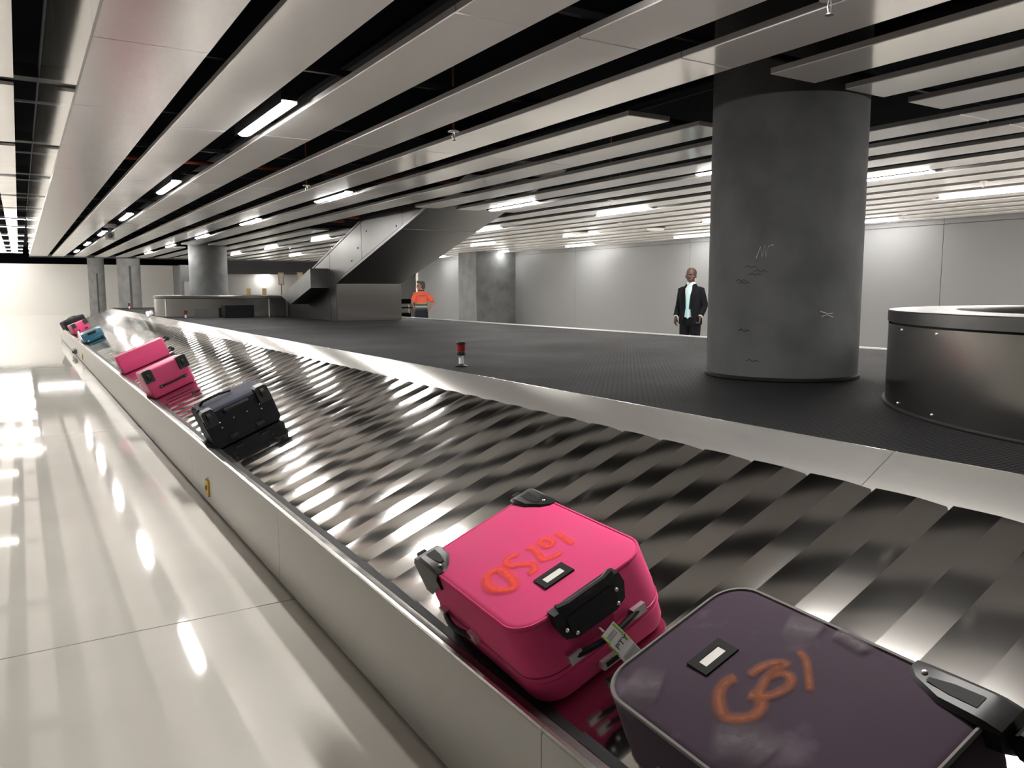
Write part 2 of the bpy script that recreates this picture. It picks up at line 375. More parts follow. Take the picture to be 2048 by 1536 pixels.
# slats
PITCH = .25
PROF = []
_h = 0.0; _t = -.012
_sl = [7.9, 7.2, 6.5, 5.8, 5.2, 4.6, 1.0, .5, 0.0, -.6, -1.2, -1.8]      # slope of each narrow strip: two gently crowned facets meeting at a crease
for _a in _sl:
    PROF.append((_t, _h)); _t += .274 / 12; _h += .274 / 12 * math.tan(R(_a))
PROF += [(_t, _h), (_t + .0015, _h - .003), (_t + .0015, -.004)]; PROF.reverse()
VS = [.012, .30, .62, .95, 1.285]
def slat_point(v, w): return (.07 + v * CA - w * SA, .36 + v * SA + w * CA)
def slat_mesh(fn, name='slat'):
    rows = []
    for v in VS:
        rows.append([fn(v, t, h) for t, h in PROF])
    vs = [p for r in rows for p in r]; n = len(PROF); fs = []
    for i in range(len(VS) - 1):
        for j in range(n - 1): fs.append((i * n + j, i * n + j + 1, (i + 1) * n + j + 1, (i + 1) * n + j))
    return MB().add(vs, fs).mesh(name, 'slat', 2.0)
def straight(v, t, h):
    d, z = slat_point(v, h); return (d, t, z)
sm = slat_mesh(straight)
dd, zz = slat_point(0, 0)
tipm = MB().loft([[(dd - .011, 0.0, zz + .026), (dd + .022, 0.0, zz + .028), (dd + .03, 0.0, zz - .0), (dd - .011, 0.0, zz - .02)],
                  [(dd - .011, .246, zz + .031), (dd + .022, .262, zz + .036), (dd + .03, .262, zz + .006), (dd - .011, .246, zz - .02)]]).mesh('rubber_tip', 'rubber', 0)
NS = int((YS - Y0) / PITCH)
for k in range(NS):
    y = YS - (k + 1) * PITCH
    o = link('slat', sm, car, car_off + Vector((X0, y, 0)))
    if y < 20: link('rubber_tip', tipm, o)
NCR = 10; da = math.pi / 2 / NCR
def corner(v, t, h):
    d, z = slat_point(v, h); a = t / PITCH * da; return (-(RC - d) * math.cos(a), (RC - d) * math.sin(a), z)
cm = slat_mesh(corner)
for k in range(NCR):
    o = link('slat', cm, car, car_off + Vector((CX, CY, 0))); o.rotation_euler.z = -k * da
    o = link('slat', cm, car, car_off + Vector((XF - RC, CY, 0))); o.rotation_euler.z = -math.pi / 2 - k * da
ne = int(round((XF - RC - CX) / PITCH)); pe = (XF - RC - CX) / ne
for k in range(ne):
    o = link('slat', sm, car, car_off + Vector((CX + k * pe, YS + RC, 0))); o.rotation_euler.z = -math.pi / 2
# black deck with rounded far corners, and the body under it
def rrect(x0, x1, y0, y1, r, n=10):
    p = [(x0, y0)]
    for k in range(n + 1):
        a = math.pi - math.pi / 2 * k / n; p.append((x0 + r + r * math.cos(a), y1 - r + r * math.sin(a)))
    for k in range(n + 1):
        a = math.pi / 2 - math.pi / 2 * k / n; p.append((x1 - r + r * math.cos(a), y1 - r + r * math.sin(a)))
    p.append((x1, y0)); return p
cpart(MB().prism(rrect(X0 + 1.43, XF - 1.43, Y0, YS + RC - 1.43, RC - 1.43), 'z', .90, .95), 'deck_mat', 'rubber_deck', 30)
cpart(MB().prism(rrect(X0 + 1.30, XF - 1.30, Y0, YS + RC - 1.30, RC - 1.30), 'z', 0, .80), 'core', 'black_matte', 30)
cpart(B(XF - 1.45, XF - 1.425, Y0, YS, .93, .965), 'deck_edge', 'white_paint', 0)
cpart(MB().prism([(XF - 1.43, .955), (XF - .07, .41), (XF, .4), (XF, 0), (XF - 1.43, 0)], 'y', Y0, YS), 'far_side_housing', 'steel', 0)
cpart(MB().prism([(X0, 0), (X0, .4), (X0 + .07, .35), (X0 + 1.43, .9), (XF - 1.43, .9), (XF, .4), (XF, 0)], 'y', Y0 - .03, Y0 - .005), 'end_plate', 'fascia', 0)

# fittings on the fascia
def stop_plate(y, label, z0=.075, z1=.175, d=.012):
    o = empty('stop_button_plate', (X0, y, z0), label, 'plate', 'yellow plates on the carousel fascia')
    B(-d, -.0005, -.05, .05, 0, z1 - z0).obj('plate', 'yellow', o, 0)
    MB().lathe([(.02, 0), (.02, .006), (.014, .012)], 16).obj('button', 'tan_sign', o).matrix_local = Matrix.Translation((-d, 0, (z1 - z0) / 2)) @ Matrix.Rotation(R(-90), 4, 'Y')
    B(-.004, -.0005, -.012, .012, z1 - z0, z1 - z0 + .02).obj('lug', 'white_paint', o, 0)
stop_plate(5.8, 'yellow stop button plate on the carousel fascia nearest the viewer', .065, .178)
stop_plate(18.8, 'yellow stop button plate beside the grey junction box on the fascia', .08, .2)
stop_plate(28.6, 'yellow stop button plate at the far end of the fascia', .05, .17)
jb = empty('junction_box', (X0, 21.2, .07), 'small grey junction box on the carousel fascia below the teal suitcase', 'box')
B(-.06, -.0005, -.35, .25, 0, .09).obj('box', 'grey_wall', jb, 0); B(-.09, -.06, -.30, -.1, .01, .05).obj('cover', 'slot_dark', jb, 0); MB().tube([(-.04, .25, .03), (-.05, .5, .02), (-.02, .7, .0)], .012, 6).obj('cable', 'slot_dark', jb)
# pale flap leaning on the rail
fp = MB().prism([(-.28, 0), (.32, 0), (.30, .10), (.1, .20), (-.12, .21), (-.26, .12)], 'x', -.012, .012).obj('edge_flap', 'white_paint', None, 30, (1.10, 20.3, .412))
fp.rotation_euler = (0, R(-8), 0); tag(fp, 'pale rounded flap standing on the rail beside the teal suitcase', 'flap')

# ------------------------------------------------------------------ steel guards on the deck
def arc(mb, prof, a0, a1, n=96):
    return mb.loft([[(r_ * math.cos(a0 + (a1 - a0) * k / n), r_ * math.sin(a0 + (a1 - a0) * k / n), z) for k in range(n + 1)] for r_, z in prof], caps=False, closed=False)
def guard(cx, cy, r, z0, z1, label, ring, inner, a0=0, a1=360):
    a0 = R(a0); a1 = R(a1)
    g = empty('steel_guard', (cx, cy, z0), label, 'guard'); h = z1 - z0; g['group'] = 'curved steel guards on the deck'
    arc(MB(), [(r, .004), (r, h - .065)], a0, a1).obj('wall', 'steel_brushed', g)
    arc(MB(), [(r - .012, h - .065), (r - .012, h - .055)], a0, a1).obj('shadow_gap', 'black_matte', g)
    arc(MB(), [(r + .004, h - .055), (r + .004, h - .004), (r, h), (r - ring, h), (r - ring - .004, h - .01), (r - ring, h - .055)], a0, a1).obj('top_flange', 'steel_dull', g)
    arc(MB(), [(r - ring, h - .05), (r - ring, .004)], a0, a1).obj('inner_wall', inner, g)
    arc(MB(), [(r + .014, .0015), (r + .014, .006), (r + .004, .010), (r - .01, .010)], a0, a1).obj('base_seal', 'rubber', g)
    return g
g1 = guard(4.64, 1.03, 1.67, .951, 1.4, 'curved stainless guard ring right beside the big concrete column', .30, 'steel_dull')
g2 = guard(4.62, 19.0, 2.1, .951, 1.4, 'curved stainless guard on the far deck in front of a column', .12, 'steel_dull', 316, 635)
for gg, (ccx, ccy, rr) in ((g1, (4.64, 1.03, 1.67)),):
    for aa in (138, 150, 176, 200, 215):
        for z in (.03, .365):
            MB().ball((rr * math.cos(R(aa)), rr * math.sin(R(aa)), z), .006).obj('rivet', 'chrome', gg)
for aa, wd in ((199, .02), (265, .012), (296, .03)):
    q = MB(); a0 = R(aa); dw = wd / 2.1; rr = 2.104
    q.loft([[(rr * math.cos(a0 - dw), rr * math.sin(a0 - dw), .01), (rr * math.cos(a0 + dw), rr * math.sin(a0 + dw), .01)], [(rr * math.cos(a0 - dw), rr * math.sin(a0 - dw), .38), (rr * math.cos(a0 + dw), rr * math.sin(a0 + dw), .38)]], caps=False, closed=False).obj('seam_strip', 'chrome', g2)
B(-1.62, -1.15, -1.86, -1.80, 0.003, .2).obj('hatch', 'steel_dull', g2, 0)
B(-1.08, -.5, -2.12, -1.7, 0.003, .26).obj('hopper_box', 'black_matte', g2, 0)
# deflector plate at the far corner of the rim
dp = MB().prism([(0, 0), (.9, .0), (1.1, .12), (.2, .10)], 'x', -.02, .02).obj('deflector_plate', 'steel', None, 0, (2.42, 19.4, .951))
dp.rotation_euler = (0, R(-35), R(-14)); tag(dp, 'small bent steel deflector plate beside the far curved guard', 'plate')

# ------------------------------------------------------------------ chute coming down from the ceiling
CH0, CH1 = 4.83, 6.08
ch = empty('baggage_chute', (5.45, 15, .951), 'steel clad inclined baggage chute rising from the black deck through the ceiling', 'chute')
def chp(mb, name, m, smooth=0): return mb.obj(name, m, ch, smooth, Vector((-5.45, -15, -.951)))
bot = lambda y: 1.626 + (13.83 - y) * .2655
top = lambda y: 1.222 + (17.68 - y) * .276
side = [(13.83, .952), (13.83, 1.626), (8.6, bot(8.6)), (8.6, 3.45), (9.6, top(9.6)), (17.3, top(17.3)), (17.75, 1.12), (17.85, .952)]
side = [(13.83, .952), (13.83, 1.626), (8.4, bot(8.4)), (8.4, 3.48), (9.5, 3.48), (17.3, top(17.3)), (17.7, 1.15), (17.8, .952)]
chp(MB().prism(side, 'x', CH0 + .02, CH1 - .02), 'trough', 'underside')
# cladding panels on both sides, each its own sheet
cuts = [8.4, 10.9, 12.55, 14.15, 17.8]
def strip_poly(a, b):
    def lo(y): return bot(y) + .05 if y <= 13.83 else .955
    def hi(y): return min(3.46, top(y) - .03) if y < 17.3 else (1.30 if y < 17.5 else .96)
    pts = [(a, lo(a))] + ([(13.83, lo(13.83)), (13.84, .955)] if a < 13.83 < b else []) + [(b, lo(b))]
    up = [(b, hi(b))] + ([(17.7, 1.15), (17.3, hi(17.29))] if b > 17.5 else []) + ([(9.4, 3.45)] if a < 9.4 < b else []) + [(a, hi(a))]
    return pts + up
for a, b in zip(cuts[:-1], cuts[1:]):
    for x0, x1 in ((CH0, CH0 + .02), (CH1 - .02, CH1)):
        chp(MB().prism(strip_poly(a + .006, b - .006), 'x', x0, x1), 'side_panel', 'steel_dull')
chp(MB().prism([(13.80, bot(13.80) - .012), (8.4, bot(8.4) - .012), (8.4, bot(8.4) + .035), (13.80, bot(13.80) + .035)], 'x', CH0 - .012, CH0 + .01), 'edge_trim', 'steel_dull')
chp(MB().prism([(17.2, top(17.2) - .02), (9.6, top(9.6) - .02), (9.6, top(9.6) + .012), (17.2, top(17.2) + .012)], 'x', CH0 - .008, CH0 + .03), 'edge_trim', 'steel_dull')
chp(B(CH0 + .004, CH1 - .004, 13.81, 13.83, .955, 1.62), 'front_panel', 'steel_brushed')
for a, b in ((8.5, 10.9), (10.9, 13.8)):
    chp(MB().prism([(a + .01, bot(a + .01) - .01), (b - .01, bot(b - .01) - .01), (b - .01, bot(b - .01)), (a + .01, bot(a + .01))], 'x', CH0 + .012, CH1 - .005), 'underside_panel', 'underside')
bx = MB().prism([(14.25, 1.55), (14.25, 1.90), (16.2, 1.40), (15.55, 1.24)], 'x', 4.5, CH0)
chp(bx, 'motor_cover', 'steel_dull')
for y, z in ((13.0, 2.0), (12.7, 2.2), (11.1, 2.45), (10.7, 2.7), (12.3, 2.45)):
    q = MB().ball((CH0 - .002, y, z), .014); chp(q, 'rivet', 'slot_dark', 35)
for k, (x, y) in enumerate(((4.32, 12.4), (4.32, 13.1))):
    o = MB().tube([(x, y, ZC - .012), (x + .42, y, ZC - .012)], .03, 8).obj('pipe_end', 'copper', None, 35); tag(o, ('lower', 'upper')[k] + ' red pipe stub at the ceiling opening beside the chute', 'pipe', 'red pipe stubs')
    o.location.z = .06

# ------------------------------------------------------------------ signal beacons
def beacon(x, y, label):
    o = empty('signal_beacon', (x, y, .951), label, 'beacon', 'red signal beacons on the deck')
    MB().lathe([(.045, 0), (.045, .006), (.02, .014), (.018, .02)], 20).obj('base', 'black_plastic', o)
    MB().lathe([(.017, .015), (.017, .085)], 16).obj('stem', 'white_paint', o)
    MB().lathe([(.030, .083), (.034, .087), (.034, .105), (.032, .11)], 20).obj('socket', 'black_plastic', o)
    MB().lathe([(.031, .11), (.031, .165)], 20).obj('lens', 'red_lens', o)
    MB().lathe([(.037, .165), (.037, .172), (.028, .18), (.008, .182)], 20).obj('cap', 'black_plastic', o)
beacon(2.70, 5.09, 'dark red beacon on a short white stem near the rim of the black deck')
beacon(2.79, 16.9, 'dark red beacon standing before the far curved guard')
beacon(2.88, 27.3, 'tiny dark red beacon at the far end of the deck')

# ================================================================== LIGHTS
tube_d = MB(); hw = .045; L = 1.16
rings = []
for y, sc in ((0, .5), (.02, .85), (.05, 1), (L - .05, 1), (L - .02, .85), (L, .5)):
    rings.append([(hw * sc * math.cos(math.pi * k / 8) , y, -.030 * sc * math.sin(math.pi * k / 8)) for k in range(9)])
tube_d.loft(rings); tube_me = tube_d.mesh('diffuser', 'lamp_tube', 40); wall_me = tube_d.mesh('diffuser', 'lamp_wall', 40)
hous_me = MB().prism([(-.051, -.017), (-.047, -.017), (-.047, 0), (.047, 0), (.047, -.017), (.051, -.017), (.048, .07), (-.048, .07)], 'y', -.02, L + .02).mesh('housing', 'black_matte', 0)
def lamp(x, y, label, z=ZC + .016):
    o = empty('ceiling_light', (x, y, z), label, 'light', 'tube lights in the strip ceiling')
    link('diffuser', wall_me if x > 12 else tube_me, o); link('housing', hous_me, o)
ROWS = [(2.07, 5.2, (-1,), 'row above the viewer beside the soffit row'), (1.456, 4.93, (0, 1, 2, 3, 4, 5), 'row nearest the hall soffit'), (3.30, 4.9, (1, 2, 3, 4, 5), 'row passing left of the big column'),
        (5.745, 4.70, (-1, 0, 1, 3, 4, 5), 'row over the chute'), (7.54, 4.56, (-1, 0, 1, 2, 3, 4, 5), 'row just beyond the far deck edge'),
        (9.85, 4.66, (-1, 0, 1, 2, 3, 4, 5), 'second row out from the grey wall'), (12.225, 3.85, (-1, 0, 1, 2, 3, 4, 5), 'row along the grey wall')]
for x, ya, ks, desc in ROWS:
    for n, k in enumerate(ks):
        lamp(x, ya + 4.05 * k, '%s tube light from the near end, %s' % (ORD[n], desc))
# hall lamps: lines across the hall in the gaps of the upper ceiling
def hall_lamp(x0, x1, y, label, m_='lamp_hall', rod=.35):
    o = empty('hall_light', (x0, y, ZU - .02), label, 'light', 'line lights across the hall')
    m = MB(); m.prism([(-.03, .04), (.03, .04), (.03, 0), (.018, -.015), (-.018, -.015), (-.03, 0)], 'x', 0, x1 - x0)
    m.obj('diffuser', m_, o, 0)
    for q in (.3, (x1 - x0) / 2, x1 - x0 - .3): MB().tube([(q, 0, .08), (q, 0, .08 + rod)], .008, 6).obj('rod', 'grey_dark', o)
    MB().prism([(-.037, -.006), (-.032, -.006), (-.032, .042), (.032, .042), (.032, -.006), (.037, -.006), (.037, .09), (-.037, .09)], 'x', 0, x1 - x0).obj('housing', 'grey_dark', o, 0)
for n, y in enumerate(gaps[4:6]): hall_lamp(-8.5, -3.0, y, 'added line light out of view on the left, brightening floor and fascia, %s one' % ORD[n])  # unseen fill lamps, added to lift the near floor and fascia
for n, y in enumerate(gaps[6:9]): hall_lamp(-8.5, -.36, y, 'white line light across the near hall ceiling, %s from the viewer' % ORD[n])
for n, y in enumerate(gaps[9:16]): hall_lamp(-8.5, .30 if n < 0 else .33, y, 'white line light across the far hall ceiling, %s from the viewer' % ORD[n], 'lamp_far')
hall_lamp(.6, 10.5, 52.0, 'white line light above the columns before the white hoarding', 'lamp_far', .45)
hall_lamp(1.5, 9.5, 36.0, 'white line light beyond the end of the strip ceiling', 'lamp_far', .45)
wl = empty('wall_lamp', (11.6, 44.6, 2.32), 'bright lamp under the bulkhead on the white inner wall', 'lamp')
MB().lathe([(.18, 0), (.2, .04), (.2, .07)], 24).obj('diffuser', 'lamp_hall', wl); MB().lathe([(.22, .06), (.22, .08)], 24).obj('rim', 'grey_dark', wl)
hall_lamp(13.2, 20, 38, 'white line light behind the opening past the grey wall', 'lamp_hall', .45)

# small ceiling fittings
def sprinkler(x, y, label):
    o = empty('sprinkler', (x, y, ZC - .02), label, 'sprinkler', 'sprinkler heads below the ceiling')
    MB().lathe([(.007, .02), (.007, .88)], 8).obj('pipe', 'copper', o); MB().lathe([(.04, .012), (.04, .018), (.012, .03)], 16).obj('escutcheon', 'white_paint', o)
    for q in (-1, 1): MB().tube([(.006 * q, 0, .012), (.012 * q, 0, -.02), (.004 * q, 0, -.042)], .003, 6).obj('frame_arm', 'steel', o)
    MB().lathe([(.018, -.046), (.018, -.042)], 14).obj('deflector', 'steel', o)
for x, y, l in ((2.69, 5.15, 'sprinkler head in the gap left of the big column'), (2.74, 2.1, 'sprinkler head at the top edge above the big column'),
                (6.38, 8.0, 'sprinkler head above the man in the dark suit'), (8.66, 10.6, 'sprinkler head between two tube lights left of the column'),
                (8.66, 4.65, 'sprinkler head right of the column above a tube light'), (11.45, 7.3, 'sprinkler head close to the grey wall right of the column'),
                (2.69, 8.55, 'sprinkler head above the chute top on its left'), (6.02, 20.7, 'sprinkler head between the far column and the chute')):
    sprinkler(x, y, l)
sc = empty('security_camera', (1.46, 16.2, ZC), 'small dark security camera hanging under the ceiling near the hall soffit', 'camera')
MB().lathe([(.10, .02), (.12, .05), (.12, .08)], 20).obj('mount', 'grey_dark', sc); MB().lathe([(.03, -.06), (.03, .03)], 12).obj('stem', 'grey_wall', sc)
B(-.07, .07, -.10, .10, -.20, -.06).obj('housing', 'grey_dark', sc, 0); MB().lathe([(.045, 0), (.045, .02)], 16).obj('lens', 'glass_dark', sc).matrix_local = Matrix.Translation((0, -.10, -.13)) @ Matrix.Rotation(R(90), 4, 'X')
for x, y, l in ((9.9, 11.1, 'round pale speaker disc below the ceiling near the column'), (9.3, 12.6, 'round pale speaker disc below the ceiling above the suited man')):
    o = empty('ceiling_speaker', (x, y, ZC - .03), l, 'speaker', 'round discs below the ceiling')
    MB().lathe([(.06, -.03), (.14, -.02), (.16, 0), (.16, .012)], 28).obj('grille', 'white_paint', o); MB().lathe([(.17, .01), (.17, .028)], 28).obj('rim', 'grey_wall', o)

# sign posts behind the far guard
for x, y, z, l in ((11.15, 40, 2.41, 'tall tan sign post in front of the lamp lit white wall'), (12.1, 40, 2.42, 'tall tan sign post half hidden by the chute edge')):
    o = empty('sign_post', (x, y, 0), l, 'sign', 'tan signs behind the far guard')
    MB().lathe([(.2, 0), (.2, .03), (.03, .04)], 16).obj('base', 'grey_dark', o); MB().lathe([(.025, .03), (.025, z - .55)], 10).obj('pole', 'grey_wall', o)
    B(-.14, .14, -.02, .02, z - .62, z).obj('board', 'tan_sign', o, 0); B(-.09, .09, -.024, -.02, z - .56, z - .06).obj('notice', 'white_paint', o, 0)
for x, l in ((9.54, 'small tan sign top showing over the guard, left one'), (10.3, 'small tan sign top showing over the guard, right one')):
    o = empty('sign_post', (x, 40, 0), l, 'sign', 'tan signs behind the far guard')
    MB().lathe([(.18, 0), (.18, .03), (.025, .04)], 16).obj('base', 'grey_dark', o); MB().lathe([(.02, .03), (.02, 1.3)], 10).obj('pole', 'grey_wall', o); B(-.1, .1, -.02, .02, 1.28, 1.62).obj('board', 'tan_sign', o, 0)
for x, y, z, l in ((6.2, 57.5, 1.4, 'thin post standing between the two far columns'),):
    o = empty('barrier_post', (x - 1.15, y - 6, 0), l, 'post'); MB().lathe([(.2, 0), (.2, .03), (.05, .05), (.05, 1.35)], 16).obj('post', 'grey_wall', o); MB().ball((0, 0, 1.4), .14, .1, .09).obj('head', 'grey_dark', o)
# luggage trolleys past the wall corner
for k, (x, y) in enumerate(((14.35, 32), (14.75, 32.9))):
    o = empty('luggage_trolley', (x, y, 0), 'dark luggage trolley past the wall corner behind the man in orange, ' + ('nearer one' if k == 0 else 'farther one'), 'trolley', 'luggage trolleys')
    B(-.35, .35, -.45, .45, .18, .23).obj('platform', 'black_matte', o, 0); B(-.35, .35, .40, .45, .23, .5).obj('backstop', 'black_matte', o, 0)
    for q in (-1, 1): MB().tube([(.3 * q, .42, .22), (.3 * q, .5, 1.02)], .02, 8).obj('upright', 'steel', o)
    B(-.36, .36, .40, .62, .92, 1.12).obj('handle', 'black_matte', o, 0); B(-.3, .3, .1, .5, .72, .76).obj('basket', 'black_matte', o, 0)
    for q in (-1, 1):
        for w in (-.35, .35): MB().lathe([(.08, -.02), (.08, .02)], 14).obj('wheel', 'rubber', o).matrix_local = Matrix.Translation((.3 * q, w, .09)) @ Matrix.Rotation(R(90), 4, 'Y')

# ================================================================== SUITCASES
def bag_root(name, y0, v0, rot, label, cat='suitcase', lift=.018):
    ev = Vector((CA, 0, SA)); nn = Vector((-SA, 0, CA)); eu = Vector((0, 1, 0))
    lx = eu * -math.sin(rot) + ev * math.cos(rot); ly = eu * math.cos(rot) + ev * math.sin(rot)
    o = Vector((X0 + .07, 0, .36)) + nn * lift + eu * y0 + ev * v0
    e = empty(name, (0, 0, 0), label, cat, 'suitcases on the carousel')
    e.matrix_world = Matrix(((lx.x, ly.x, nn.x, o.x), (lx.y, ly.y, nn.y, o.y), (lx.z, ly.z, nn.z, o.z), (0, 0, 0, 1))); return e
def outline(Wd, Ln, rad, ins=0, n=7):
    # rad: radii for corners (x0y0, x1y0, x1y1, x0y1)
    pts = []; C = [(0, 0, 180), (Wd, 0, 270), (Wd, Ln, 0), (0, Ln, 90)]
    for (x, y, a0), r in zip(C, rad):
        cx = x + (r if x == 0 else -r); cy = y + (r if y == 0 else -r); q = max(r - ins, .002)
        cx += 0; k = ins if r - ins < .002 else 0
        for i in range(n + 1):
            a = R(a0 + 90 * i / n); pts.append((cx + q * math.cos(a), cy + q * math.sin(a)))
    return pts
def soft_body(Wd, Ln, T, rad, m, root, name='body', er=.022, bulge=.006, sag=.0):
    rings = []
    for ins, z in ((er, .0), (er * .3, er * .3), (0, er), (-sag, T * .5), (0, T - er * .8), (er * .12, T - er * .35), (er * .45, T - er * .06), (er, T)):
        rings.append([(x, y, z) for x, y in outline(Wd, Ln, rad, ins)])
    cx, cy = Wd / 2, Ln / 2
    for f, z in ((.8, T + bulge * .6), (.5, T + bulge)):
        rings.append([(cx + (x - cx) * f, cy + (y - cy) * f, z) for x, y in outline(Wd, Ln, rad, er)])
    return MB().loft(rings).obj(name, m, root, 60)
def piping(Wd, Ln, z, rad, m, root, r=.0045, ins=.004):
    return MB().tube([(x, y, z) for x, y in outline(Wd, Ln, rad, ins)], r, 6, closed=True).obj('piping', m, root, 60)
def stroke(pts, w, z, m, root, name='paint_mark', sub=6, closed=False):
    P = [Vector((x, y, 0)) for x, y in pts]; S = []; n = len(P)
    def cat(a, b, c, d, t): return .5 * ((2 * b) + (c - a) * t + (2 * a - 5 * b + 4 * c - d) * t * t + (3 * b - a - 3 * c + d) * t ** 3)
    rng = n if closed else n - 1
    for i in range(rng):
        g = lambda k: P[k % n] if closed else P[max(0, min(n - 1, k))]
        for j in range(sub): S.append(cat(g(i - 1), g(i), g(i + 1), g(i + 2), j / sub))
    S.append(P[0] if closed else P[-1])
    vs = []; fs = []; fade = []; N = len(S); OFF = (-1, -.5, 0, .5, 1); FD = (0, .55, .9, .55, 0); w = w * 1.45
    for i, p in enumerate(S):
        t = (S[min(N - 1, i + 1)] - S[max(0, i - 1)]); t = t.normalized() if t.length > 1e-7 else Vector((1, 0, 0)); nrm = Vector((-t.y, t.x, 0))
        e = 1.0 if closed else min(1, i / 2, (N - 1 - i) / 2)
        for o_, f_ in zip(OFF, FD): q = p + nrm * (w * .5 * o_); vs.append((q.x, q.y, z)); fade.append(f_ * max(.0, e))
    for i in range(N - 1):
        for j in range(4): a = i * 5 + j; fs.append((a, a + 1, a + 6, a + 5))
    me = bpy.data.meshes.new(name); me.from_pydata(vs, [], fs); me.materials.append(MATS[m])
    at = me.attributes.new('fade', 'FLOAT', 'POINT'); at.data.foreach_set('value', fade)
    return link(name, me, root)
def window_tag(x0, x1, y0, y1, z, root, rm='black_matte'):
    a = MB(); b = .018
    for q in ((x0 - b, x1 + b, y0 - b, y0), (x0 - b, x1 + b, y1, y1 + b), (x0 - b, x0, y0, y1), (x1, x1 + b, y0, y1)): a.box(*q, z - .006, z + .006)
    o = a.obj('label_holder', rm, root, 0); B(x0, x1, y0, y1, z - .006, z + .004).obj('label_card', 'card', o, 0)
def wheel_housing(root, cx, cy, sx, sy, T, length=.15, wid=.085, wr=.030):
    # a moulded corner shell hugging the top corner (sx, sy point outward) with its wheel
    m = MB()
    prof = []
    for t, hh, ww in ((-length, .004, .30), (-length * .85, .010, .62), (-length * .5, .014, .95), (-.02, .016, 1), (.0, .014, 1), (.028, .002, .95)):
        y = cy + sy * t
        xa = cx + sx * .009; xb = cx - sx * wid * ww
        lo = T - .10 + (.07 if t < -length * .6 else (.035 if t < -length * .3 else 0))
        prof.append([(xa, y, lo), (xa + sx * .003, y, T + .008), (xa - sx * .004, y, T + .02 + hh * .6), (xa - sx * .014, y, T + .02 + hh), (xb + sx * .008, y, T + .02 + hh), (xb, y, T + .02 + hh * .3), (xb, y, T - .02)])
    o = m.loft(prof).obj('wheel_housing', 'black_plastic', root, 25)
    gx = cx - sx * wid * .47; gv = MB()
    gv.add([(gx + q * wid * .2 * w, cy + sy * t, T + .02 + hh + .0012) for t, w, hh in ((-length * .72, .35, .0125), (-length * .45, .9, .0145), (-.02, 1.0, .016)) for q in (-1, 1)], [(0, 1, 3, 2), (2, 3, 5, 4)])
    gv.obj('groove', 'black_matte', o, 0)
    wx = cx - sx * wid * .42; wy = cy + sy * (.05 + wr * .4)
    q = MB()
    q.loft([[((r_ + (.0022 if k % 2 else 0) * (r_ > wr * .8)) * math.cos(2 * math.pi * k / 40), (r_ + (.0022 if k % 2 else 0) * (r_ > wr * .8)) * math.sin(2 * math.pi * k / 40), z) for k in range(40)] for r_, z in ((wr * .55, -.018), (wr, -.014), (wr, .014), (wr * .55, .018))])
    w = q.obj('wheel', 'rubber', o, 40); w.matrix_local = Matrix.Translation((wx, wy, T - .02)) @ Matrix.Rotation(R(90), 4, 'Y')
    MB().ball((cx - sx * wid * .3, cy - sy * length * .80, T + .032), .006, .006, .004).obj('screw', 'chrome', o)
    return o
def carry_handle(root, axis, p, length, out, chrome=True):
    # strap handle: end clips and a bowed grip. axis: unit vector along, out: unit vector outward
    ax = Vector(axis); ou = Vector(out); p = Vector(p); h = length / 2
    side = ax.cross(ou)
    def slab(c, la, lo, ls):
        pts = [c + ax * a * la + ou * b * lo + side * d * ls for a, b, d in ((-1, 0, -1), (1, 0, -1), (1, 1, -1), (-1, 1, -1), (-1, 0, 1), (1, 0, 1), (1, 1, 1), (-1, 1, 1))]
        return MB().add(pts, [(0, 1, 2, 3), (4, 5, 6, 7), (0, 1, 5, 4), (1, 2, 6, 5), (2, 3, 7, 6), (3, 0, 4, 7)])
    o = MB().tube([p + ax * (h * t) + ou * (.008 + .02 * (1 - t * t)) for t in (-1, -.7, -.35, 0, .35, .7, 1)], .0095, 8).obj('carry_handle', 'black_matte', root, 60)
    for q in (-1, 1):
        slab(p + ax * h * q, .022, .018, .014).obj('clip', 'chrome' if chrome else 'black_plastic', o, 0)
    return o

# --- large pink soft suitcase
PW, PL, PT = .461, .64, .257
RA = (.085, .085, .05, .05)
pk = bag_root('suitcase', 1.643, 0.012, .041, 'large bright pink soft suitcase with red painted marks and a paper baggage tag')
soft_body(PW, PL, PT, RA, 'pink', pk, sag=.006)
piping(PW, PL, PT - .004, RA, 'pink', pk); piping(PW, PL, .075, RA, 'pink', pk, .0035, -.003)
MB().tube([(x, y, .095) for x, y in outline(PW, PL, RA, -.006)], .0018, 5, closed=True).obj('zip', 'pink_hard', pk)
wheel_housing(pk, .0, PL, -1, 1, PT - .02); wheel_housing(pk, PW, PL, 1, 1, PT - .02)
hb = MB()
hb.prism([(.105, PT + .006), (.325, PT + .006), (.332, PT - .03), (.318, PT - .075), (.285, PT - .092), (.15, PT - .092), (.115, PT - .075), (.10, PT - .03)], 'y', -.024, .012)
ho = hb.obj('handle_block', 'black_plastic', pk, 0)
MB().tube([(.125, -.008, PT + .008), (.16, -.014, PT + .006), (.22, -.012, PT + .006), (.28, -.014, PT + .006), (.308, -.008, PT + .008)], [.014, .011, .010, .011, .014], 8).obj('pull_grip', 'black_plastic', ho)
B(.135, .295, -.0265, -.02, PT - .068, PT - .018).obj('recess', 'black_matte', ho, 0)
for x, z in ((.125, -.05), (.15, -.075), (.30, -.035), (.292, -.075)): MB().ball((x, -.026, PT + z), .006).obj('screw', 'chrome', ho)
carry_handle(pk, (1, 0, 0), (.237, -.004, .115), .225, (0, -1, 0))
carry_handle(pk, (0, 1, 0), (-.004, .44, .105), .20, (-1, 0, 0))
lk = MB().prism([(.19, .018), (.255, .018), (.262, .03), (.255, .045), (.19, .045), (.183, .03)], 'y', -.016, .0).obj('lock', 'chrome', pk, 0)
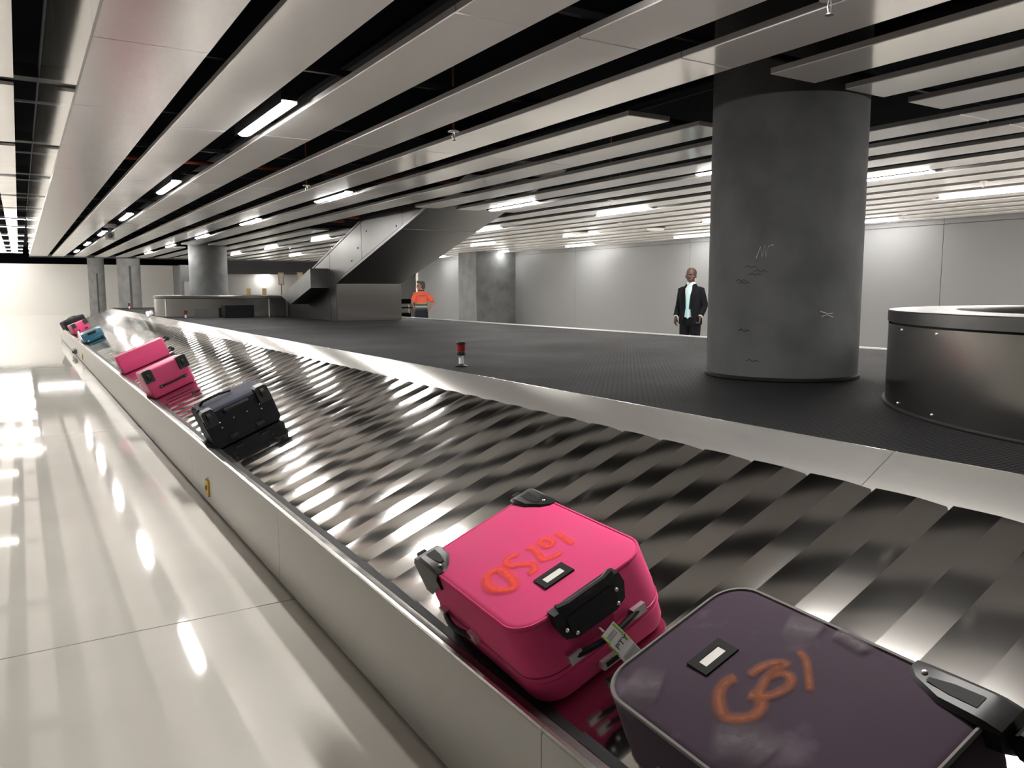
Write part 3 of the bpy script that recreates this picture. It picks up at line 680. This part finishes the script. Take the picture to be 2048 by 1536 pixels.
B(.20, .245, -.018, -.016, .024, .038).obj('dial_window', 'black_matte', lk, 0)
window_tag(.178, .242, .115, .145, PT + .004, pk)
zt = PT + .0085
stroke([(.126, .322), (.087, .317), (.067, .26), (.082, .215), (.11, .192), (.129, .233), (.133, .302)], .03, zt, 'spray_red', pk, closed=True)
stroke([(.214, .321), (.188, .340), (.167, .333), (.161, .296), (.184, .273), (.205, .237), (.192, .206), (.168, .208)], .024, zt, 'spray_red', pk)
stroke([(.241, .333), (.253, .312), (.247, .272), (.238, .230), (.263, .211), (.296, .204)], .023, zt, 'spray_red', pk)
stroke([(.287, .323), (.307, .314), (.311, .281), (.289, .268), (.282, .296)], .021, zt, 'spray_red', pk, closed=True)
stroke([(.344, .32), (.342, .269), (.336, .201)], .02, zt, 'spray_red', pk)
# baggage tag looped on the handle
tg = empty('baggage_tag', (0, 0, 0), 'white paper baggage tag with green edges and PTY print on the pink suitcase handle', 'tag')
tg.matrix_world = pk.matrix_world @ Matrix.Translation((.228, -.040, .146)) @ Matrix.Rotation(R(-20), 4, 'Y') @ Matrix.Rotation(R(90 - 6), 4, 'X')
# local: x across, y down the strip is negative, z toward the viewer
def bent(x0, x1, y0, y1, dz, name, m, par):
    n = 8; f = lambda y: .006 * math.sin((-y) * 30) + dz
    rows = [[(x0, y0 + (y1 - y0) * k / n, f(y0 + (y1 - y0) * k / n)), (x1, y0 + (y1 - y0) * k / n, f(y0 + (y1 - y0) * k / n))] for k in range(n + 1)]
    rows = [r + [(r[1][0], r[1][1], r[1][2] - .0006), (r[0][0], r[0][1], r[0][2] - .0006)] for r in rows]
    return MB().loft(rows).obj(name, m, par, 30)
sl = bent(-.026, .026, .0, -.150, .0, 'front_strip', 'paper', tg)
bent(-.030, .022, -.035, -.146, -.006, 'back_strip', 'paper', tg)
bent(.0205, .0245, -.002, -.075, .0008, 'green_edge', 'tag_green', sl); bent(-.0245, -.0205, -.002, -.034, .0008, 'green_edge', 'tag_green', sl); bent(-.030, -.0235, -.036, -.085, -.0052, 'green_edge', 'tag_green', sl)
t = link('lettering', text_mesh('PTY', .026, 'print'), sl, (0.002, -.058, .0075)); t.rotation_euler.z = 0
for k in range(9): bent(-.024, .024, -.095 - k * .0062, -.095 - k * .0062 - (.0036 if k % 3 else .0022), .0009, 'barcode_bar', 'barcode', sl)
for k in range(3): bent(-.018, .012, -.014 - k * .006, -.0165 - k * .006, .0009, 'print_line', 'barcode', sl)
MB().tube([(-.01, .0, -.004), (-.01, .012, -.012), (-.01, .006, -.024), (-.01, -.01, -.02)], .002, 6).obj('loop', 'paper', tg)

# --- large purple suitcase nearest the viewer
UW, UL, UT = .445, .655, .25
UR = (.05, .05, .085, .085)
pu = bag_root('suitcase', .69, .0, .047, 'large dark purple soft suitcase nearest the viewer, orange scrawl on top')
soft_body(UW, UL, UT, UR, 'purple', pu, sag=.004)
piping(UW, UL, UT - .002, UR, 'piping_grey', pu, .0055); piping(UW, UL, .07, UR, 'piping_grey', pu, .004, -.002)
wheel_housing(pu, UW, 0, 1, -1, UT - .02, .17, .075, .036); wheel_housing(pu, 0, 0, -1, -1, UT - .02, .17, .075, .036)
window_tag(.185, .247, .484, .510, UT + .004, pu)
carry_handle(pu, (1, 0, 0), (.22, UL + .004, .11), .22, (0, 1, 0)); carry_handle(pu, (0, 1, 0), (-.004, .36, .12), .2, (-1, 0, 0))
zt = UT + .0085
stroke([(.203, .411), (.176, .420), (.140, .403), (.113, .363), (.121, .335), (.148, .315), (.176, .320), (.188, .342), (.180, .362)], .026, zt, 'spray_orange', pu)
stroke([(.219, .395), (.252, .392), (.278, .379), (.290, .358), (.266, .363), (.230, .360), (.196, .341), (.212, .321), (.248, .313), (.267, .327), (.264, .350), (.242, .359)], .021, zt + .0004, 'spray_orange', pu)
stroke([(.336, .365), (.323, .334), (.293, .302), (.259, .270)], .016, zt, 'spray_orange', pu)

for pts, w in (([(.05, .60), (.067, .557), (.09, .52)], .075), ([(.38, .44), (.395, .403), (.41, .36)], .06), ([(.425, .34), (.425, .31), (.415, .25)], .035), ([(.05, .34), (.098, .279), (.10, .22)], .08)):
    stroke(pts, w, zt - .0006, 'spray_dust', pu, 'dust_smudge')
# --- wheel-end-on suitcases lying across the belt
def rivets(root, pts, y):
    for x, z in pts: MB().ball((x, y, z), .006).obj('rivet', 'chrome', root)
# navy
nv = bag_root('suitcase', 5.83, 0.01, .016, 'dark navy suitcase with black wheeled end facing the viewer'); NW, NL, NT = .50, .44, .27
soft_body(NW, NL, NT, (.03, .03, .05, .05), 'navy', nv, er=.03)
eb = MB().prism([(.0, .02), (.02, .0), (NW - .02, 0), (NW, .02), (NW + .004, NT * .8), (NW - .03, NT - .005), (NW * .62, NT - .02), (NW * .38, NT - .02), (.03, NT - .005), (-.004, NT * .8)], 'y', -.022, .02).obj('end_shell', 'navy_dark', nv, 0)
for x in (.05, NW - .05):
    MB().prism([(x - .045, NT - .10), (x + .045, NT - .10), (x + .045, NT + .008), (x + .03, NT + .022), (x - .03, NT + .022), (x - .045, NT + .008)], 'y', -.055, .05).obj('wheel_housing', 'black_plastic', eb, 0)
    w = MB().lathe([(.02, -.016), (.036, -.013), (.036, .013), (.02, .016)], 18).obj('wheel', 'rubber', eb); w.matrix_local = Matrix.Translation((x, -.05, NT - .03)) @ Matrix.Rotation(R(90), 4, 'Y')
MB().tube([(.16, -.02, NT - .045), (.165, -.05, NT - .03), (.25, -.056, NT - .028), (.335, -.05, NT - .03), (.34, -.02, NT - .045)], [.016, .013, .011, .013, .016], 8).obj('pull_grip', 'black_plastic', eb)
rivets(eb, ((.10, .13), (.40, .13), (.10, .17), (.40, .17), (.17, .05), (.33, .05), (.20, .16), (.30, .16)), -.024)
for x in (.15, .35): B(x - .03, x + .03, -.036, -.02, .03, .055).obj('foot', 'black_plastic', eb, 0)
carry_handle(nv, (0, 1, 0), (.02, .25, NT * .99), .18, (-.3, 0, .95), False)
MB().tube([(.06, .30, NT + .005), (.09, .28, NT + .03), (.2, .27, NT + .035), (.3, .28, NT + .02)], .01, 6).obj('strap', 'black_matte', nv)
# pink with black corner caps
p2 = bag_root('suitcase', 8.87, .011, -.10, 'pink suitcase with black corner wheels and strap handle, behind the navy one'); W2, L2, T2 = .46, .32, .30
soft_body(W2, L2, T2, (.03, .03, .04, .04), 'pink_hard', p2, er=.025)
for x in (.045, W2 - .045):
    MB().prism([(x - .05, T2 - .12), (x + .05, T2 - .12), (x + .05, T2 + .006), (x + .03, T2 + .016), (x - .03, T2 + .016), (x - .05, T2 + .006)], 'y', -.03, .05).obj('wheel_housing', 'black_plastic', p2, 0)
    w = MB().lathe([(.02, -.016), (.034, -.013), (.034, .013), (.02, .016)], 18).obj('wheel', 'rubber', p2); w.matrix_local = Matrix.Translation((x, -.035, T2 - .06)) @ Matrix.Rotation(R(90), 4, 'Y')
hd = carry_handle(p2, (1, 0, 0), (.25, -.002, .10), .25, (0, -1, 0), False); rivets(p2, ((.12, .10), (.38, .10)), -.02)
# slim pink with casters at its upper end
p3 = bag_root('suitcase', 11.78, .016, 0, 'slim plain pink suitcase with four black casters at its upper end'); W3, L3, T3 = .65, .27, .255
soft_body(W3, L3, T3, (.03, .03, .03, .03), 'pink_hard', p3, er=.018, bulge=.003)
for y in (.05, .22):
    for z in (.05, .205):
        c = MB().tube([(W3, y, z), (W3 + .03, y, z), (W3 + .045, y, z + .01)], [.024, .02, .016], 8).obj('caster', 'black_plastic', p3)
        for q in (-1, 1):
            w = MB().lathe([(.012, -.008), (.027, -.006), (.027, .006), (.012, .008)], 16).obj('wheel', 'rubber', c); w.matrix_local = Matrix.Translation((W3 + .055, y + .012 * q, z + .005)) @ Matrix.Rotation(R(90), 4, 'X')
MB().tube([(x, L3 / 2, z) for x, z in ((.004, .02), (-.002, .13), (.004, .24), (.3, .258), (.64, .24), (.652, .13), (.64, .01))], .004, 6).obj('zip', 'pink', p3)
# teal
te = bag_root('suitcase', 19.0, .01, .038, 'teal hard suitcase with dark recessed handle near the far end of the belt'); W4, L4, T4 = .42, .78, .215
soft_body(W4, L4, T4, (.04, .04, .05, .05), 'teal', te, er=.045, bulge=.01)
for z in (.06, .10, .15): MB().tube([(x, y, z) for x, y in outline(W4, L4, (.04, .04, .05, .05), -.002)], .004, 5, closed=True).obj('rib', 'teal', te)
B(.13, .30, -.008, .02, .155, .20).obj('handle_recess', 'black_plastic', te, 0); MB().tube([(.14, -.006, .18), (.17, -.03, .182), (.26, -.03, .182), (.29, -.006, .18)], .009, 6).obj('grip', 'black_matte', te)
for x in (.05, .37): MB().ball((x, -.01, .03), .028, .02, .028).obj('foot', 'black_plastic', te)
MB().ball((.09, -.012, .045), .02, .012, .02).obj('badge', 'chrome', te)
# far pink and far black
p5 = bag_root('suitcase', 23.0, .05, -.15, 'small pink suitcase lying between the teal and the black one'); W5, L5, T5 = .40, .5, .27
soft_body(W5, L5, T5, (.04, .04, .04, .04), 'pink_hard', p5, er=.03)
for x in (.05, .35): B(x - .05, x + .05, -.03, .05, T5 - .1, T5 + .012).obj('wheel_housing', 'black_plastic', p5, 0)
for x in (.1, .3): B(x - .04, x + .04, -.02, .01, .05, .09).obj('foot', 'black_plastic', p5, 0)
bk = bag_root('suitcase', 26.2, .02, -.25, 'black bulky suitcase farthest away on the belt'); W6, L6, T6 = .60, .5, .27
soft_body(W6, L6, T6, (.06, .06, .08, .08), 'black_matte', bk, er=.06, bulge=.015)
B(.1, .5, -.03, .01, .06, .2).obj('front_pocket', 'navy_dark', bk, 0); carry_handle(bk, (1, 0, 0), (.3, .2, T6 + .012), .2, (0, 0, 1), False)

# ================================================================== PEOPLE
def remesh(o, voxel, smooth=4):
    m = o.modifiers.new('skin', 'REMESH'); m.mode = 'VOXEL'; m.voxel_size = voxel; m.use_smooth_shade = True
    if smooth: s_ = o.modifiers.new('smooth', 'SMOOTH'); s_.iterations = smooth; s_.factor = .5
    return o
def ell(cx, cy, z, rx, ry, n=20, p=2.3):
    out = []
    for k in range(n):
        a = 2 * math.pi * k / n; c, s_ = math.cos(a), math.sin(a)
        out.append((cx + rx * math.copysign(abs(c) ** (2 / p), c), cy + ry * math.copysign(abs(s_) ** (2 / p), s_), z))
    return out
def head(mb, c, yaw, k=1.08):
    # c: centre of the head (eye level); faces -Y turned by yaw
    Rz = Matrix.Rotation(yaw, 3, 'Z'); c = Vector(c)
    def bl(p, rx, ry, rz):
        t = MB().ball((0, 0, 0), rx * k, ry * k, rz * k, 16, 12); q = [(Rz @ (Vector(v) + Vector(p) * k)) + c for v in t.v]; mb.add(q, t.f)
    bl((0, .012, .035), .076, .094, .088); bl((0, -.008, -.03), .064, .078, .085); bl((0, -.045, -.082), .036, .038, .03)      # skull, face, chin
    bl((0, -.090, -.022), .011, .020, .022); bl((0, -.100, -.034), .015, .014, .011); bl((0, -.080, .022), .052, .014, .012)     # nose, tip, brow
    bl((0, -.083, -.060), .024, .010, .007); bl((0, -.082, -.071), .021, .010, .007)                                             # lips
    bl((.078, .012, -.015), .010, .020, .032); bl((-.078, .012, -.015), .010, .020, .032)                                        # ears
    bl((.045, -.055, -.025), .022, .022, .02); bl((-.045, -.055, -.025), .022, .022, .02)                                        # cheeks
    return Rz
def hand(mb, wrist, direction, palm_n, thumb_side, curl=.35):
    d = Vector(direction).normalized(); n = Vector(palm_n).normalized(); s_ = d.cross(n).normalized() * thumb_side; w = Vector(wrist)
    mb.capsule(w - d * .02, .027, w + d * .015, .026)
    for q in (-.026, -.009, .009, .026): mb.capsule(w + d * .02 + s_ * q * .7, .017, w + d * .085 + s_ * q, .0135)
    for q, l in ((.031, .070), (.011, .080), (-.010, .075), (-.030, .058)):
        p = w + d * .088 + s_ * q; a = curl; pr = p
        for j, f in enumerate((.42, .33, .25)):
            dirn = (d * math.cos(a) + n * math.sin(a)); nx = pr + dirn * l * f; mb.capsule(pr, .0095 - j * .0008, nx, .009 - j * .0008, 8); pr = nx; a += curl * 1.1
    p = w + d * .028 + s_ * .026; q = p + (d * .55 + s_ * .7 + n * .25).normalized() * .04; r_ = q + (d * .85 + s_ * .2 + n * .35).normalized() * .032
    mb.capsule(p, .014, q, .0115, 8); mb.capsule(q, .011, r_, .009, 8)
def person(name, x, y, rz, label, skin, H, headyaw, arms, handspec, leg):
    mb = MB()
    zs = H / 1.78
    neck = (0, .0, 1.50 * zs); hc = (0, -.025, 1.652 * zs)
    head(mb, hc, headyaw)
    mb.capsule((0, .012, 1.42 * zs), .062, (0, -.005, 1.60 * zs), .056)
    mb.loft([ell(0, 0, z * zs, rx, ry) for z, rx, ry in ((.88, .145, .10), (.98, .155, .108), (1.1, .14, .10), (1.25, .155, .108), (1.38, .165, .105), (1.45, .13, .08), (1.48, .07, .06))])
    for sgn in (-1, 1):
        sh, elb, wr = [Vector(p) for p in arms[sgn]]
        mb.capsule(sh + Vector((-.03 if sh.x > 0 else .03, 0, -.03)), .044, elb, .036); mb.capsule(elb, .040, wr, .027)
        hip, kn, an = [Vector(p) for p in leg[sgn]]
        mb.capsule(hip, .082, kn, .055); mb.capsule(kn, .055, an, .04); mb.capsule(an + Vector((0, .03, -.03)), .04, an + Vector((0, -.15, -.045)), .034)
        d, n, th, cu = handspec[sgn]; hand(mb, wr + (wr - elb).normalized() * .02, d, n, th, cu)
    o = mb.obj(name, skin, None, 0, (x, y, 0)); o.rotation_euler.z = rz; remesh(o, .0062, 3)
    tag(o, label, 'person', 'people beyond the carousel')
    return o
def eyes(o, hc, yaw):
    Rz = Matrix.Rotation(yaw, 3, 'Z')
    for sx in (-1, 1):
        p = Rz @ Vector((.031 * sx, -.079, .0)) + Vector(hc); MB().ball(p, .012, .012, .010).obj('eye', 'eye_white', o, 60)
        p = Rz @ Vector((.031 * sx, -.089, .0)) + Vector(hc); MB().ball(p, .0055, .0045, .0055).obj('pupil', 'hair', o, 60)
# --- man in the dark suit
armsA = {1: ((.19, .005, 1.44), (.225, .06, 1.18), (.20, -.06, 1.0)), -1: ((-.19, .005, 1.44), (-.225, .04, 1.18), (-.225, -.09, .99))}
legA = {1: ((.09, 0, .92), (.11, -.06, .50), (.12, .06, .09)), -1: ((-.09, 0, .92), (-.10, -.04, .50), (-.11, -.10, .09))}
handA = {1: ((.0, -.25, -.95), (-.8, -.3, .1), 1, .75), -1: ((-.05, -.15, -.97), (.9, -.1, 0), -1, .38)}
mA = person('person', 10.10, 10.37, R(-66), 'person in a dark suit with pale tie walking behind the black deck', 'skin_dark', 1.81, R(14), armsA, handA, legA)
mA.scale = (1.04, 1.04, 1.04); hcA = (0, -.025, 1.652 * 1.81 / 1.78); eyes(mA, hcA, R(14))
hr = MB(); hr.ball((0, .018, hcA[2] + .042), .079, .096, .087, 18, 12); hr.v = [v if v[2] > hcA[2] + .07 or v[1] > .03 else (v[0] * .9, v[1] * .75 + .01, v[2]) for v in hr.v]
hro = hr.obj('hair', 'hair', mA, 60)
sh = MB().loft([ell(0, -.004, z, rx, ry) for z, rx, ry in ((.98, .165, .118), (1.1, .155, .112), (1.27, .168, .12), (1.40, .172, .115), (1.475, .12, .085), (1.50, .075, .07))])
sh.loft([ell(0, -.004, 1.48, .074, .072), ell(0, .0, 1.57, .07, .072)]); sh.obj('shirt', 'shirt_white', mA, 60)
ti = MB()
rw = []
for z, y, w in ((1.515, -.082, .022), (1.49, -.098, .028), (1.46, -.108, .018), (1.38, -.131, .030), (1.25, -.138, .036), (1.10, -.130, .042), (1.0, -.134, .046), (.955, -.132, .005)):
    rw.append([(-w, y, z), (0, y - .008, z), (w, y, z), (0, y + .012, z)])
ti.loft(rw).obj('tie', 'tie', mA, 60)
# jacket: an open C shaped torso and two sleeves
def cring(z, rx, ry, gap, th=.018, n=26, cy=0):
    out = []; inn = []
    for k in range(n + 1):
        a = -math.pi / 2 + gap + (2 * math.pi - 2 * gap) * k / n
        c, s_ = math.cos(a), math.sin(a); p = 2.4
        ex = math.copysign(abs(c) ** (2 / p), c); ey = math.copysign(abs(s_) ** (2 / p), s_)
        out.append((rx * ex, cy + ry * ey, z)); inn.append(((rx - th) * ex, cy + (ry - th) * ey, z))
    return out + inn[::-1]
jk = MB()
jk.loft([cring(z, rx, ry, g) for z, rx, ry, g in ((.86, .195, .150, .42), (.93, .195, .155, .36), (1.0, .19, .152, .30), (1.12, .182, .146, .24), (1.25, .19, .148, .26), (1.36, .20, .142, .34), (1.42, .20, .122, .48), (1.47, .165, .098, .62), (1.51, .10, .085, .75), (1.54, .085, .08, .8))])
for sgn in (-1, 1):
    a, b, c = [Vector(p) for p in armsA[sgn]]; a = a + Vector((-.03 * sgn, 0, -.01))
    jk.tube([a + Vector((-.03 * sgn, 0, .012)), a + Vector((0, 0, .0)), a.lerp(b, .3), b, b.lerp(c, .5), c - (c - b).normalized() * .005], [.06, .078, .07, .06, .054, .047], 16)
jk.obj('jacket', 'suit', mA, 60)
for sgn in (-1, 1):
    lp = MB(); rows = []
    for z, x, y, w in ((1.52, .055, -.06, .02), (1.46, .075, -.105, .032), (1.36, .062, -.138, .036), (1.22, .05, -.150, .022), (1.12, .044, -.152, .004)):
        rows.append([(sgn * (x - .012), y - .004, z), (sgn * (x + w), y + .004, z), (sgn * (x + w), y + .014, z), (sgn * (x - .012), y + .008, z)])
    lp.loft(rows).obj('lapel', 'suit', mA, 40)
tr = MB()
tr.loft([ell(0, 0, z, rx, ry) for z, rx, ry in ((.84, .17, .118), (.92, .172, .122), (1.0, .165, .118))])
for sgn in (-1, 1):
    h, k, a = [Vector(p) for p in legA[sgn]]; tr.tube([h + Vector((0, 0, .06)), h, h.lerp(k, .5), k, k.lerp(a, .5), a + Vector((0, 0, .0))], [.09, .098, .088, .075, .07, .066], 18)
remesh(tr.obj('trousers', 'suit', mA, 0), .012, 3)
for sgn in (-1, 1):
    a = Vector(legA[sgn][2]); MB().loft([ell(a.x, a.y - .06 + dy, z, rx, ry, 18) for z, rx, ry, dy in ((.002, .05, .145, 0), (.03, .052, .148, 0), (.06, .046, .12, .02), (.10, .04, .06, .07))]).obj('shoe', 'black_plastic', mA, 60)
    c = Vector(armsA[sgn][2]); b = Vector(armsA[sgn][1]); d = (c - b).normalized(); MB().tube([c - d * .01, c + d * .012], .038, 14).obj('cuff', 'shirt_white', mA, 60)
# --- man in the orange shirt, seen from behind, hand on hip
armsB = {1: ((.175, .0, 1.41), (.22, -.05, 1.17), (.12, -.20, 1.03)), -1: ((-.175, .0, 1.41), (-.335, .08, 1.17), (-.19, .045, .97))}
legB = {1: ((.09, 0, .90), (.11, -.02, .49), (.12, .02, .09)), -1: ((-.09, 0, .90), (-.11, -.02, .49), (-.13, .03, .09))}
handB = {1: ((-.9, -.3, -.1), (0, .9, -.2), 1, .4), -1: ((.75, -.35, -.5), (.3, -.3, .8), -1, .45)}
yawB = R(62)
mB = person('person', 9.20, 19.6, R(170), 'person in an orange and black work shirt, one hand on the hip, seen from behind', 'skin_tan', 1.745, yawB, armsB, handB, legB)
hcB = Vector((0, -.025, 1.652 * 1.745 / 1.78)); eyes(mB, hcB, yawB)
hz = MB(); Rz = Matrix.Rotation(yawB, 3, 'Z')
for p, r_ in (((0, .025, .05), (.083, .098, .090)), ((0, .06, -.02), (.078, .062, .085)), ((0, -.055, .10), (.062, .055, .040)), ((0, -.075, .115), (.045, .035, .028))):
    t = MB().ball((0, 0, 0), *r_, 18, 12); hz.add([(Rz @ (Vector(v) + Vector(p))) + hcB for v in t.v], t.f)
remesh(hz.obj('hair', 'hair', mB, 0), .008, 2)
gl = MB()
for sx in (-1, 1): gl.tube([Rz @ Vector((sx * .033 + .022 * math.cos(q * math.pi / 5), -.096, .0 + .016 * math.sin(q * math.pi / 5))) + hcB for q in range(10)], .0025, 5, closed=True); gl.tube([Rz @ Vector((sx * .056, -.094, .003)) + hcB, Rz @ Vector((sx * .080, .01, .0)) + hcB], .0025, 5)
gl.obj('glasses', 'black_plastic', mB)
st = MB()
st.loft([ell(0, 0, z, rx, ry) for z, rx, ry in ((.93, .165, .125), (1.02, .165, .127), (1.15, .165, .126), (1.28, .175, .13), (1.37, .18, .122), (1.43, .14, .098), (1.475, .08, .075), (1.50, .072, .07))])
for sgn in (-1, 1):
    a, b, c = [Vector(p) for p in armsB[sgn]]; a = a + Vector((-.03 * sgn, 0, -.012)); st.tube([a + Vector((-.05 * sgn, 0, .0)), a, a.lerp(b, .5), a.lerp(b, .82)], [.06, .076, .07, .068], 16)
remesh(st.obj('shirt', 'shirt_banded', mB, 0), .010, 3)
B(-.095, .095, .122, .134, 1.345, 1.368).obj('back_print', 'print', mB, 0); MB().tube([ell(0, 0, 1.495, .078, .075, 20)[k] for k in range(20)], .014, 8, closed=True).obj('collar', 'black_matte', mB, 60)
tr = MB(); tr.loft([ell(0, 0, z, rx, ry) for z, rx, ry in ((.80, .175, .125), (.90, .178, .13), (.985, .17, .122))])
for sgn in (-1, 1):
    h, k, a = [Vector(p) for p in legB[sgn]]; tr.tube([h + Vector((0, 0, .05)), h, h.lerp(k, .5), k, k.lerp(a, .5), a], [.09, .10, .092, .082, .078, .076], 18)
remesh(tr.obj('trousers', 'trousers', mB, 0), .012, 3)
MB().tube([ell(0, 0, .97, .178, .13, 24)[k] for k in range(24)], .014, 6, closed=True).obj('belt', 'black_matte', mB, 60)
for sgn in (-1, 1):
    a = Vector(legB[sgn][2]); MB().loft([ell(a.x, a.y - .06 + dy, z, rx, ry, 18) for z, rx, ry, dy in ((.002, .052, .145, 0), (.04, .054, .148, 0), (.08, .048, .12, .02), (.12, .045, .06, .06))]).obj('shoe', 'black_plastic', mB, 60)
